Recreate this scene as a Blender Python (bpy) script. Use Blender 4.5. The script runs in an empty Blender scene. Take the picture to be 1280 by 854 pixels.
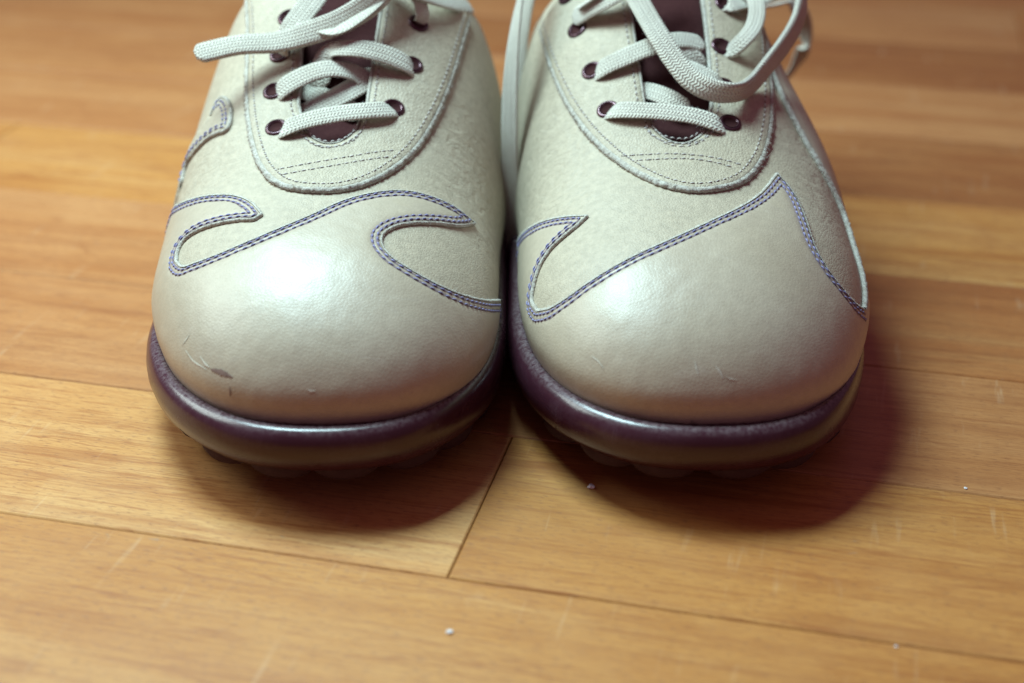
import bpy, bmesh, math, random
import numpy as np
from mathutils import Vector, Matrix, noise
from mathutils.bvhtree import BVHTree
from mathutils.geometry import delaunay_2d_cdt
from mathutils.kdtree import KDTree

random.seed(7)
rng = np.random.default_rng(7)
SC = bpy.context.scene
COL = SC.collection

# ------------------------------------------------------------------ camera, light, exposure
FPX, PITCH, CAMH = 1850.0, math.radians(27.7), 24.5          # focal length in px of the 1280 wide photo, cm
cam_d = bpy.data.cameras.new("camera")
cam = bpy.data.objects.new("camera", cam_d)
COL.objects.link(cam)
cam.location = (0, 0, CAMH / 100)
cam.rotation_euler = (math.pi / 2 - PITCH, 0, 0)
cam_d.sensor_width = 36.0
cam_d.lens = 36.0 * FPX / 1280
cam_d.clip_start = 0.01
cam_d.clip_end = 50
cam_d.dof.use_dof = True
cam_d.dof.focus_distance = 0.458
cam_d.dof.aperture_fstop = 6.4
SC.camera = cam

world = bpy.data.worlds.new("World")
SC.world = world
world.use_nodes = True
bg = world.node_tree.nodes["Background"]
bg.inputs[0].default_value = (0.74, 0.33, 0.48, 1)
bg.inputs[1].default_value = 0.25


def area_lamp(name, loc, target, size, size_y, power, color):
    d = bpy.data.lights.new(name, 'AREA')
    d.shape = 'RECTANGLE'
    d.size, d.size_y, d.energy, d.color = size, size_y, power, color
    o = bpy.data.objects.new(name, d)
    COL.objects.link(o)
    o.location = loc
    o.rotation_euler = (Vector(target) - Vector(loc)).to_track_quat('-Z', 'Y').to_euler()
    return o


area_lamp("window_light", (-0.22, 0.60, 0.66), (-0.04, 0.40, 0.0), 0.27, 0.27, 9.4, (0.64, 0.95, 1.0))
area_lamp("side_window", (-0.66, 0.62, 0.54), (-0.06, 0.40, 0.02), 0.42, 0.36, 4.6, (0.82, 0.98, 0.93))

SC.view_settings.view_transform = 'Standard'
SC.view_settings.look = 'None'
SC.view_settings.exposure = 0.0
SC.view_settings.gamma = 1.0
SC.cycles.use_denoising = True
SC.cycles.max_bounces = 8


# ------------------------------------------------------------------ node helpers
class NT:
    def __init__(s, name, disp=False):
        s.m = bpy.data.materials.new(name)
        s.m.use_nodes = True
        s.t = s.m.node_tree
        s.b = s.t.nodes["Principled BSDF"]

    def n(s, typ, **kw):
        nd = s.t.nodes.new("ShaderNode" + typ)
        for k, v in kw.items():
            if k.startswith("i_"):
                key = k[2:]
                key = int(key) if key.isdigit() else key.replace("_", " ")
                nd.inputs[key].default_value = v
            else:
                setattr(nd, k, v)
        return nd

    def l(s, a, b):
        s.t.links.new(a, b)
        return b

    def coords(s, kind="Object", scale=(1, 1, 1), rot=(0, 0, 0), loc=(0, 0, 0)):
        tc = s.n("TexCoord")
        mp = s.n("Mapping")
        mp.inputs["Scale"].default_value = scale
        mp.inputs["Rotation"].default_value = rot
        mp.inputs["Location"].default_value = loc
        s.l(tc.outputs[kind], mp.inputs[0])
        return mp.outputs[0]

    def noise(s, vec, scale, detail=4, rough=0.55, dist=0.0):
        nd = s.n("TexNoise")
        nd.inputs["Scale"].default_value = scale
        nd.inputs["Detail"].default_value = detail
        nd.inputs["Roughness"].default_value = rough
        nd.inputs["Distortion"].default_value = dist
        s.l(vec, nd.inputs["Vector"])
        return nd.outputs["Fac"]

    def math(s, op, a, b=None, c=None, clamp=False):
        nd = s.n("Math", operation=op)
        nd.use_clamp = clamp
        for i, v in enumerate((a, b, c)):
            if v is None:
                continue
            if isinstance(v, (int, float)):
                nd.inputs[i].default_value = v
            else:
                s.l(v, nd.inputs[i])
        return nd.outputs[0]

    def ramp(s, fac, stops):
        nd = s.n("ValToRGB")
        cr = nd.color_ramp
        while len(cr.elements) < len(stops):
            cr.elements.new(0.5)
        for e, (p, c) in zip(cr.elements, stops):
            e.position = p
            e.color = (*c, 1) if len(c) == 3 else c
        s.l(fac, nd.inputs[0])
        return nd.outputs[0]

    def mix(s, fac, a, b, mode='MIX'):
        nd = s.n("Mix", data_type='RGBA', blend_type=mode)
        for i, v in ((0, fac), (6, a), (7, b)):
            if isinstance(v, (int, float)):
                nd.inputs[i].default_value = v
            elif isinstance(v, tuple):
                nd.inputs[i].default_value = (*v, 1) if len(v) == 3 else v
            else:
                s.l(v, nd.inputs[i])
        return nd.outputs[2]

    def bump(s, h, strength=0.3, dist=0.0005, normal=None):
        nd = s.n("Bump")
        nd.inputs["Strength"].default_value = strength
        nd.inputs["Distance"].default_value = dist
        s.l(h, nd.inputs["Height"])
        if normal is not None:
            s.l(normal, nd.inputs["Normal"])
        return nd.outputs[0]

    def fin(s, color=None, rough=None, normal=None, **kw):
        for key, v in (("Base Color", color), ("Roughness", rough), ("Normal", normal)):
            if v is None:
                continue
            if isinstance(v, (int, float)):
                s.b.inputs[key].default_value = v
            elif isinstance(v, tuple):
                s.b.inputs[key].default_value = (*v, 1)
            else:
                s.l(v, s.b.inputs[key])
        for k, v in kw.items():
            s.b.inputs[k.replace("_", " ")].default_value = v
        return s.m


# ------------------------------------------------------------------ materials
def leather(name, base, spot, rough_a, rough_b, grain=1.0, wrinkle=0.0, wear=0.0):
    g = NT(name)
    v = g.coords()
    blot = g.noise(v, 24, 3 if wear else 5, 0.5, 0.4)
    fine = g.noise(v, 420, 4, 0.65)
    c = g.mix(g.math('MULTIPLY', g.ramp(blot, [(0.35, (0, 0, 0)), (0.7, (1, 1, 1))]), 0.45), base, spot)
    speck = g.ramp(g.noise(v, 900, 2, 0.6), [(0.26, (0.90, 0.88, 0.86)), (0.40, (1, 1, 1))])
    c = g.mix(1.0, c, speck, 'MULTIPLY')
    c = g.mix(0.06 if wear else 0.14, c, g.ramp(fine, [(0.3, (0, 0, 0)), (0.7, (1, 1, 1))]), 'OVERLAY')
    if wear > 0:
        # rubbed patches and thin pale scuffs on the toe
        sc = g.noise(g.coords(scale=(60, 260, 260), rot=(0, 0, 0.6)), 1.0, 3, 0.6, 0.8)
        c = g.mix(g.math('MULTIPLY', g.ramp(sc, [(0.62, (0, 0, 0)), (0.76, (1, 1, 1))]), 0.10 * wear), c, (0.80, 0.79, 0.75))
        st = g.noise(v, 75, 6, 0.7, 0.6)
        c = g.mix(g.math('MULTIPLY', g.ramp(st, [(0.56, (0, 0, 0)), (0.78, (1, 1, 1))]), 0.42 * wear), c, (0.40, 0.33, 0.22))
    vor = g.n("TexVoronoi", feature='DISTANCE_TO_EDGE')
    vor.inputs["Scale"].default_value = 900
    g.l(v, vor.inputs["Vector"])
    peb = g.ramp(vor.outputs[0], [(0.0, (0, 0, 0)), (0.25, (1, 1, 1))])
    b1 = g.bump(peb, 0.40 * grain, 0.00025)
    b2 = g.bump(fine, 0.45 * grain, 0.0003, b1)
    b3 = g.bump(g.noise(v, 60, 5, 0.6), 0.12 if wear else 0.22, 0.0009, b2)
    if wrinkle < 0:
        wv = g.noise(g.coords(scale=(70, 190, 150), rot=(0, 0, -0.35)), 1.0, 4, 0.6, 1.4)
        ridge = g.math('ABSOLUTE', g.math('SUBTRACT', wv, 0.5))
        b3 = g.bump(g.ramp(ridge, [(0.0, (0, 0, 0)), (0.06, (1, 1, 1))]), 0.5 * wrinkle, 0.0003, b3)
    if wrinkle > 0:
        sp = g.n("SeparateXYZ")
        g.l(v, sp.inputs[0])
        ax = g.math('ABSOLUTE', sp.outputs[0])
        my = g.ramp(sp.outputs[1], [(0.066, (0, 0, 0)), (0.085, (1, 1, 1)), (0.125, (1, 1, 1)), (0.150, (0, 0, 0))])
        mx = g.ramp(ax, [(0.026, (0, 0, 0)), (0.038, (1, 1, 1))])
        mk = g.math('MULTIPLY', my, mx)
        for rot, sc, st, ds in ((-0.5, (30, 120, 90), 0.30, 0.0006), (0.25, (60, 230, 160), 0.22, 0.0003)):
            wv = g.noise(g.coords(scale=sc, rot=(0, 0, rot)), 1.0, 3, 0.5, 0.9)
            ridge = g.math('ABSOLUTE', g.math('SUBTRACT', wv, 0.5))
            hh = g.math('MULTIPLY', g.math('SUBTRACT', g.ramp(ridge, [(0.0, (0, 0, 0)), (0.10, (1, 1, 1))]), 1.0), mk)
            b3 = g.bump(hh, st, ds, b3)
    r = g.math('ADD', g.math('MULTIPLY', blot, rough_b - rough_a), rough_a)
    return g.fin(c, r, b3, Specular_IOR_Level=0.64)


M = {}
M['cap'] = leather('rubbed_cream_leather', (0.415, 0.350, 0.268), (0.345, 0.275, 0.19), 0.36, 0.52, 0.30, 0.0, 0.6)
M['vamp'] = leather('cream_nubuck_leather', (0.395, 0.335, 0.252), (0.335, 0.27, 0.188), 0.50, 0.70, 0.7, 0.10)
M['facing'] = leather('cream_nubuck_facing', (0.405, 0.345, 0.260), (0.345, 0.28, 0.195), 0.50, 0.68, 1.2, 0.12)


def suede():
    g = NT('raw_suede_edge')
    v = g.coords()
    n1 = g.noise(v, 1400, 4, 0.7)
    n2 = g.noise(v, 300, 4, 0.6)
    c = g.ramp(n1, [(0.30, (0.20, 0.17, 0.145)), (0.5, (0.44, 0.41, 0.36)), (0.7, (0.62, 0.60, 0.55))])
    c = g.mix(0.35, c, g.ramp(n2, [(0.35, (0.34, 0.28, 0.22)), (0.6, (0.60, 0.58, 0.53))]))
    return g.fin(c, 0.95, g.bump(n1, 0.9, 0.0005), Specular_IOR_Level=0.15)


M['suede'] = suede()


def lace_mat():
    g = NT('woven_cotton_lace')
    tc = g.n("TexCoord")
    sep = g.n("SeparateXYZ")
    g.l(tc.outputs["UV"], sep.inputs[0])
    u, w = sep.outputs[0], sep.outputs[1]           # u in mm along, w in mm across
    col = g.math('MULTIPLY', w, 1 / 1.25)
    tri = g.math('PINGPONG', col, 1.0)              # zig-zag across the width: chevrons
    ph = g.math('ADD', g.math('MULTIPLY', u, 1 / 1.15), g.math('MULTIPLY', tri, 0.75))
    ph = g.math('ADD', ph, g.math('MULTIPLY', g.noise(g.coords(), 260, 3, 0.6), 0.9))
    s = g.math('PINGPONG', ph, 0.5)
    yarn = g.math('MULTIPLY', s, 2.0)
    gap = g.math('MULTIPLY', g.math('PINGPONG', g.math('ADD', col, 0.5), 0.5), 2.0)
    h = g.math('ADD', g.math('MULTIPLY', g.math('POWER', yarn, 0.7), 0.8), g.math('MULTIPLY', g.math('POWER', gap, 0.6), 0.5))
    v = g.coords()
    fz = g.noise(v, 1500, 4, 0.7)
    h2 = g.math('ADD', h, g.math('MULTIPLY', fz, 0.55))
    c = g.ramp(h2, [(0.30, (0.23, 0.18, 0.15)), (0.65, (0.48, 0.435, 0.365)), (1.0, (0.61, 0.57, 0.49))])  # recesses between yarns coloured darker: shade of the weave put into the colour
    c = g.mix(0.25, c, g.ramp(g.noise(v, 90, 4, 0.6), [(0.3, (0.36, 0.33, 0.28)), (0.7, (0.62, 0.60, 0.55))]))
    return g.fin(c, 0.93, g.bump(h2, 0.9, 0.0005), Specular_IOR_Level=0.12, Sheen_Weight=0.25)


M['lace'] = lace_mat()


def fibre_mat():
    g = NT('cotton_fibre')
    return g.fin((0.66, 0.65, 0.62), 0.9, None, Specular_IOR_Level=0.1)


M['fibre'] = fibre_mat()


def thread(name, a, b):
    g = NT(name)
    v = g.coords()
    n = g.noise(v, 1500, 3, 0.6)
    n2 = g.noise(v, 160, 3, 0.6)
    c = g.mix(n2, a, b)
    c = g.mix(0.5, c, g.ramp(n, [(0.3, (0.2, 0.2, 0.2)), (0.6, (0.8, 0.8, 0.8))]), 'OVERLAY')
    return g.fin(c, 0.75, g.bump(n, 0.5, 0.0002), Specular_IOR_Level=0.3)


M['thread_violet'] = thread('violet_thread', (0.15, 0.14, 0.28), (0.27, 0.26, 0.42))
M['thread_grey'] = thread('grey_thread', (0.34, 0.31, 0.30), (0.50, 0.47, 0.45))
g = NT('needle_hole')
M['hole'] = g.fin((0.05, 0.022, 0.025), 0.9)
g = NT('stitch_groove_shade')
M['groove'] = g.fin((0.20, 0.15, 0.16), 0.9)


def rubber():
    g = NT('aubergine_rubber')
    v = g.coords()
    d = g.noise(v, 55, 6, 0.7, 0.6)
    fine = g.noise(v, 800, 3, 0.7)
    dust = g.ramp(g.math('ADD', g.math('MULTIPLY', d, 0.8), g.math('MULTIPLY', fine, 0.25)), [(0.50, (0, 0, 0)), (0.72, (1, 1, 1))])
    c = g.mix(g.math('MULTIPLY', dust, 0.16), (0.045, 0.013, 0.022), (0.18, 0.12, 0.15))
    geo = g.n("NewGeometry")
    sp = g.n("SeparateXYZ")
    g.l(geo.outputs["Normal"], sp.inputs[0])
    up = g.ramp(sp.outputs[2], [(0.55, (0, 0, 0)), (0.95, (1, 1, 1))])
    # dust settles on the ledge beside the upper
    c = g.mix(g.math('MULTIPLY', g.math('MULTIPLY', up, g.ramp(fine, [(0.35, (0, 0, 0)), (0.65, (1, 1, 1))])), 0.35), c, (0.32, 0.27, 0.28))
    sc = g.noise(g.coords(scale=(35, 35, 260)), 1.0, 5, 0.7, 0.5)
    r = g.math('ADD', g.math('MULTIPLY', d, 0.26), 0.11)
    b = g.bump(fine, 0.16, 0.0002)
    b = g.bump(sc, 0.18, 0.0006, b)
    return g.fin(c, r, b, Specular_IOR_Level=0.5)


M['rubber'] = rubber()
g = NT('tread_rubber')
_v = g.coords()
M['tread'] = g.fin(g.mix(g.noise(_v, 300, 4), (0.030, 0.010, 0.016), (0.06, 0.028, 0.036)), 0.75, g.bump(g.noise(_v, 500, 3), 0.3, 0.0003), Specular_IOR_Level=0.2)
g = NT('bronze_eyelet_enamel')
_v = g.coords()
M['eyelet'] = g.fin(g.mix(g.noise(_v, 300, 3), (0.055, 0.018, 0.030), (0.10, 0.045, 0.055)), 0.22,
                    g.bump(g.noise(_v, 500, 3), 0.12, 0.0002), Metallic=0.55, Specular_IOR_Level=0.6)
g = NT('dark_lining_hole_shade')
_v = g.coords()
M['dark'] = g.fin(g.mix(g.noise(_v, 400, 4), (0.03, 0.010, 0.012), (0.055, 0.02, 0.02)), 0.95, g.bump(g.noise(_v, 700, 3), 0.4, 0.0004), Specular_IOR_Level=0.1)  # dark lining; on the eyelet discs the colour stands in for shade
g = NT('shaded_tongue_suede')
_v = g.coords()
M['tongue'] = g.fin(g.mix(g.noise(_v, 500, 4), (0.035, 0.010, 0.012), (0.06, 0.022, 0.022)), 0.95, g.bump(g.noise(_v, 700, 3), 0.5, 0.0004), Specular_IOR_Level=0.1)  # suede darkened, with the shade inside the throat put into its colour
g = NT('scuff_mark')
_v = g.coords()
M['scuff'] = g.fin(g.mix(g.noise(_v, 700, 3), (0.12, 0.07, 0.06), (0.26, 0.17, 0.14)), 0.85)
g = NT('pale_scuff')
M['pale_scuff'] = g.fin((0.57, 0.54, 0.46), 0.7)
g = NT('pale_crumb')
M['crumb'] = g.fin((0.72, 0.70, 0.72), 0.7)


def wood(name, light, dark, streak, pale):
    g = NT(name)
    tc = g.n("TexCoord")
    oi = g.n("ObjectInfo")
    add = g.n("VectorMath", operation='ADD')
    sc = g.n("VectorMath", operation='SCALE')
    comb = g.n("CombineXYZ")
    g.l(oi.outputs["Random"], comb.inputs[0])
    g.l(oi.outputs["Random"], comb.inputs[1])
    g.l(comb.outputs[0], sc.inputs[0])
    sc.inputs["Scale"].default_value = 37.0
    g.l(tc.outputs["Object"], add.inputs[0])
    g.l(sc.outputs[0], add.inputs[1])
    P = add.outputs[0]

    def mp(scale, rot=0.0):
        m = g.n("Mapping")
        m.inputs["Scale"].default_value = scale
        m.inputs["Rotation"].default_value = (0, 0, rot)
        g.l(P, m.inputs[0])
        return m.outputs[0]
    broad = g.noise(mp((3.2, 34, 1)), 1.0, 4, 0.55, 0.9)
    mid = g.noise(mp((7, 120, 1)), 1.0, 5, 0.6, 0.7)
    fine = g.noise(mp((110, 1200, 1)), 1.0, 5, 0.7, 0.25)
    pore = g.noise(mp((330, 1700, 1)), 1.0, 2, 0.5)
    c = g.ramp(broad, [(0.28, dark), (0.50, light), (0.74, pale)])
    c = g.mix(g.math('MULTIPLY', g.ramp(mid, [(0.50, (0, 0, 0)), (0.72, (1, 1, 1))]), 0.60), c, streak)
    lines = g.noise(mp((8, 210, 1)), 1.0, 3, 0.6, 1.6)
    ringn = g.noise(mp((2.4, 26, 1)), 1.0, 2, 0.45, 0.5)
    ring = g.math('PINGPONG', g.math('MULTIPLY', ringn, 26.0), 1.0)
    rmask = g.ramp(g.noise(mp((30, 90, 1)), 1.0, 4, 0.7), [(0.38, (0, 0, 0)), (0.60, (1, 1, 1))])
    c = g.mix(g.math('MULTIPLY', g.math('MULTIPLY', g.ramp(ring, [(0.0, (1, 1, 1)), (0.16, (0, 0, 0))]), rmask), 0.60), c, streak)
    c = g.mix(g.math('MULTIPLY', g.ramp(lines, [(0.57, (0, 0, 0)), (0.62, (1, 1, 1)), (0.66, (0, 0, 0))]), 0.65), c, streak)
    c = g.mix(g.math('MULTIPLY', g.ramp(fine, [(0.44, (0, 0, 0)), (0.68, (1, 1, 1))]), 0.55), c, streak)
    pr = g.ramp(pore, [(0.57, (0, 0, 0)), (0.67, (1, 1, 1))])
    c = g.mix(g.math('MULTIPLY', pr, 0.55), c, (0.22, 0.085, 0.035))
    # cloudy wear in the finish and thin pale scratches running askew
    cl = g.noise(mp((16, 22, 1), 0.2), 1.0, 5, 0.65, 0.5)
    c = g.mix(g.math('MULTIPLY', g.ramp(cl, [(0.46, (0, 0, 0)), (0.75, (1, 1, 1))]), 0.30), c, pale)
    s1 = g.noise(mp((300, 22, 1), 0.45), 1.0, 3, 0.6, 0.5)
    s1m = g.noise(mp((30, 30, 1)), 1.0, 3, 0.5)
    m1 = g.math('MULTIPLY', g.ramp(s1, [(0.60, (0, 0, 0)), (0.78, (1, 1, 1))]), g.ramp(s1m, [(0.50, (0, 0, 0)), (0.62, (1, 1, 1))]))
    c = g.mix(g.math('MULTIPLY', m1, 0.28), c, (0.70, 0.55, 0.36))
    # small grey dirt ticks
    dt = g.noise(mp((160, 420, 1), 0.3), 1.0, 2, 0.5, 0.4)
    dm = g.noise(mp((20, 40, 1)), 1.0, 2, 0.5)
    m2 = g.math('MULTIPLY', g.ramp(dt, [(0.70, (0, 0, 0)), (0.78, (1, 1, 1))]), g.ramp(dm, [(0.55, (0, 0, 0)), (0.66, (1, 1, 1))]))
    c = g.mix(g.math('MULTIPLY', m2, 0.6), c, (0.25, 0.20, 0.16))
    h = g.math('ADD', g.math('MULTIPLY', fine, 0.6), g.math('MULTIPLY', pr, -0.5))
    b = g.bump(h, 0.18, 0.0003)
    b = g.bump(g.noise(mp((12, 40, 1)), 1.0, 3, 0.5), 0.25, 0.0010, b)
    r = g.math('ADD', g.math('MULTIPLY', cl, 0.22), 0.34)
    return g.fin(c, r, b, Specular_IOR_Level=0.30)


WOODS = {
    'pale': wood('pale_worn_wood', (0.53, 0.265, 0.092), (0.47, 0.215, 0.068), (0.31, 0.105, 0.030), (0.60, 0.365, 0.16)),
    'honey': wood('honey_wood', (0.455, 0.203, 0.055), (0.39, 0.155, 0.040), (0.27, 0.085, 0.023), (0.52, 0.27, 0.095)),
    'tan': wood('tan_wood', (0.41, 0.177, 0.062), (0.35, 0.135, 0.043), (0.26, 0.09, 0.03), (0.47, 0.23, 0.092)),
    'amber': wood('amber_wood', (0.385, 0.143, 0.043), (0.32, 0.108, 0.032), (0.22, 0.073, 0.023), (0.42, 0.195, 0.068)),
    'russet': wood('russet_wood', (0.30, 0.11, 0.033), (0.25, 0.082, 0.024), (0.18, 0.056, 0.018), (0.36, 0.155, 0.052)),
}
g = NT('dark_joint')
M['joint'] = g.fin((0.10, 0.04, 0.02), 0.9)


# ------------------------------------------------------------------ mesh helpers (all lengths in cm inside, metres in the mesh)
def link(name, verts, faces, mat, parent=None, smooth=True, uv=None, stuff=False, fmat=None):
    me = bpy.data.meshes.new(name)
    v = np.asarray(verts, dtype=float) * 0.01
    me.from_pydata(v.tolist(), [], [tuple(int(k) for k in f) for f in faces])
    for m in (mat if isinstance(mat, (list, tuple)) else [mat]):
        me.materials.append(m)
    if smooth:
        me.polygons.foreach_set("use_smooth", [True] * len(me.polygons))
    if fmat is not None:
        me.polygons.foreach_set("material_index", fmat)
    if uv is not None:
        lay = me.uv_layers.new(name="UVMap")
        idx = np.zeros(len(me.loops), dtype=np.int32)
        me.loops.foreach_get("vertex_index", idx)
        lay.data.foreach_set("uv", np.asarray(uv, dtype=np.float32)[idx].ravel())
    me.update()
    o = bpy.data.objects.new(name, me)
    COL.objects.link(o)
    if parent is not None:
        o.parent = parent
    if stuff:
        o["kind"] = "stuff"
    return o


def catmull(pts, n=12, closed=False):
    P = [np.array(p, float) for p in pts]
    if closed:
        P = [P[-1]] + P + [P[0], P[1]]
    else:
        P = [2 * P[0] - P[1]] + P + [2 * P[-1] - P[-2]]
    out = []
    for i in range(1, len(P) - 2):
        p0, p1, p2, p3 = P[i - 1:i + 3]
        # centripetal
        t0 = 0
        t1 = t0 + max(np.linalg.norm(p1 - p0), 1e-6) ** 0.5
        t2 = t1 + max(np.linalg.norm(p2 - p1), 1e-6) ** 0.5
        t3 = t2 + max(np.linalg.norm(p3 - p2), 1e-6) ** 0.5
        for k in range(n):
            t = t1 + (t2 - t1) * k / n
            a1 = (t1 - t) / (t1 - t0) * p0 + (t - t0) / (t1 - t0) * p1
            a2 = (t2 - t) / (t2 - t1) * p1 + (t - t1) / (t2 - t1) * p2
            a3 = (t3 - t) / (t3 - t2) * p2 + (t - t2) / (t3 - t2) * p3
            b1 = (t2 - t) / (t2 - t0) * a1 + (t - t0) / (t2 - t0) * a2
            b2 = (t3 - t) / (t3 - t1) * a2 + (t - t1) / (t3 - t1) * a3
            out.append((t2 - t) / (t2 - t1) * b1 + (t - t1) / (t2 - t1) * b2)
    if not closed:
        out.append(P[-2])
    return np.array(out)


def resample(pts, step):
    pts = np.asarray(pts, float)
    d = np.r_[0, np.cumsum(np.linalg.norm(np.diff(pts, axis=0), axis=1))]
    n = max(2, int(round(d[-1] / step)) + 1)
    t = np.linspace(0, d[-1], n)
    return np.stack([np.interp(t, d, pts[:, k]) for k in range(pts.shape[1])], 1)


def ss(x):
    x = np.clip(x, 0, 1)
    return x * x * (3 - 2 * x)


def ray_dir(px, py):
    a, b = (px - 640) / FPX, -(py - 427) / FPX
    return np.array([a, math.cos(PITCH) + b * math.sin(PITCH), -math.sin(PITCH) + b * math.cos(PITCH)])


# ------------------------------------------------------------------ floor
PA = math.radians(-13.5)
PD = np.array([math.cos(PA), math.sin(PA)])
QD = np.array([-math.sin(PA), math.cos(PA)])


def pq(px, py, z=0.0):
    d = ray_dir(px, py)
    t = (z - CAMH) / d[2]
    w = d[:2] * t
    return float(w @ PD), float(w @ QD)


floor = link('floor', [(-160, -60, -1.4), (160, -60, -1.4), (160, 330, -1.4), (-160, 330, -1.4)], [(0, 1, 2, 3)], M['joint'], smooth=False)
floor["kind"] = "structure"
q0 = pq(0, 640)[1]
seams = [q0, pq(0, 465)[1], pq(0, 338)[1], pq(0, 236)[1]]
PITCHQ = 8.15
while seams[-1] < 300:
    seams.append(seams[-1] + PITCHQ)
low = [q0]
while low[-1] > -30:
    low.append(low[-1] - PITCHQ)
seams = low[:0:-1] + seams
butt = pq(597, 640)[0]
kinds_seq = ['honey', 'amber', 'pale', 'honey', 'honey', 'amber', 'honey', 'russet', 'amber']
qi0 = seams.index(q0)


def plank(p0, p1, qa, qb, kind):
    gap, bev, th = 0.034, 0.045, 1.2
    hx, hy = (p1 - p0) / 2 - gap / 2, (qb - qa) / 2 - gap / 2
    jit = random.uniform(-0.006, 0.004)
    v = []
    for z, ins in ((-th, 0), (-bev, 0), (jit, bev)):
        v += [(-hx + ins, -hy + ins, z), (hx - ins, -hy + ins, z), (hx - ins, hy - ins, z), (-hx + ins, hy - ins, z)]
    f = [(8, 9, 10, 11), (3, 2, 1, 0)]
    for r in (0, 4):
        for k in range(4):
            f.append((r + k, r + (k + 1) % 4, r + 4 + (k + 1) % 4, r + 4 + k))
    o = link('plank', v, f, WOODS[kind], floor, smooth=False)
    c = ((p0 + p1) / 2) * PD + ((qa + qb) / 2) * QD
    o.location = (c[0] / 100, c[1] / 100, 0)
    o.rotation_euler = (0, 0, PA)
    return o


for i in range(len(seams) - 1):
    k = i - qi0
    if k == 0:
        plank(butt - 62, butt, seams[i], seams[i + 1], 'pale')
        plank(butt, butt + 58, seams[i], seams[i + 1], 'honey')
        plank(butt - 150, butt - 62, seams[i], seams[i + 1], 'amber')
        plank(butt + 58, butt + 150, seams[i], seams[i + 1], 'amber')
    else:
        off = {-1: 44, 1: 20, 2: -2, 3: 30, 4: -30}.get(k, random.uniform(-40, 40))
        if k in (-1, 1):
            off = 35 if k == -1 else 9
        for j in range(-3, 3):  # darker woods towards the right: the light's falloff put into board colours
            a, b = off + j * 70, off + (j + 1) * 70
            if k == -1:
                kd = 'honey'
            elif k == -2:
                kd = 'amber'
            elif k == 1:
                kd = 'tan' if j < 0 else 'russet'
            elif k == 2:
                kd = 'tan' if j < 0 else 'amber'
            elif k in (3,):
                kd = 'honey' if j < 0 else 'amber'
            else:
                kd = random.choice(['tan', 'tan', 'amber']) if j < 0 else random.choice(['amber', 'amber', 'russet'])
            plank(a, b, seams[i], seams[i + 1], kd)


# ------------------------------------------------------------------ the shoe surface
Z0F = 2.75


def superq(u, p):
    u = np.clip(u, 0, 1)
    return np.maximum(0, 1 - (1 - u) ** p) ** (1 / p)


def interp(x, xs, ys):
    # smooth (pchip-like) interpolation through a small table
    xs, ys = np.asarray(xs, float), np.asarray(ys, float)
    d = np.diff(ys) / np.diff(xs)
    m = np.zeros(len(xs))
    m[1:-1] = np.where(d[1:] * d[:-1] > 0, 2 * d[1:] * d[:-1] / (d[1:] + d[:-1] + 1e-12), 0)
    m[0], m[-1] = d[0], d[-1]
    x = np.clip(x, xs[0], xs[-1])
    i = np.clip(np.searchsorted(xs, x) - 1, 0, len(xs) - 2)
    h = xs[i + 1] - xs[i]
    t = (x - xs[i]) / h
    return ((2 * t**3 - 3 * t**2 + 1) * ys[i] + (t**3 - 2 * t**2 + t) * h * m[i]
            + (-2 * t**3 + 3 * t**2) * ys[i + 1] + (t**3 - t**2) * h * m[i + 1])


LEN = 29.4


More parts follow.
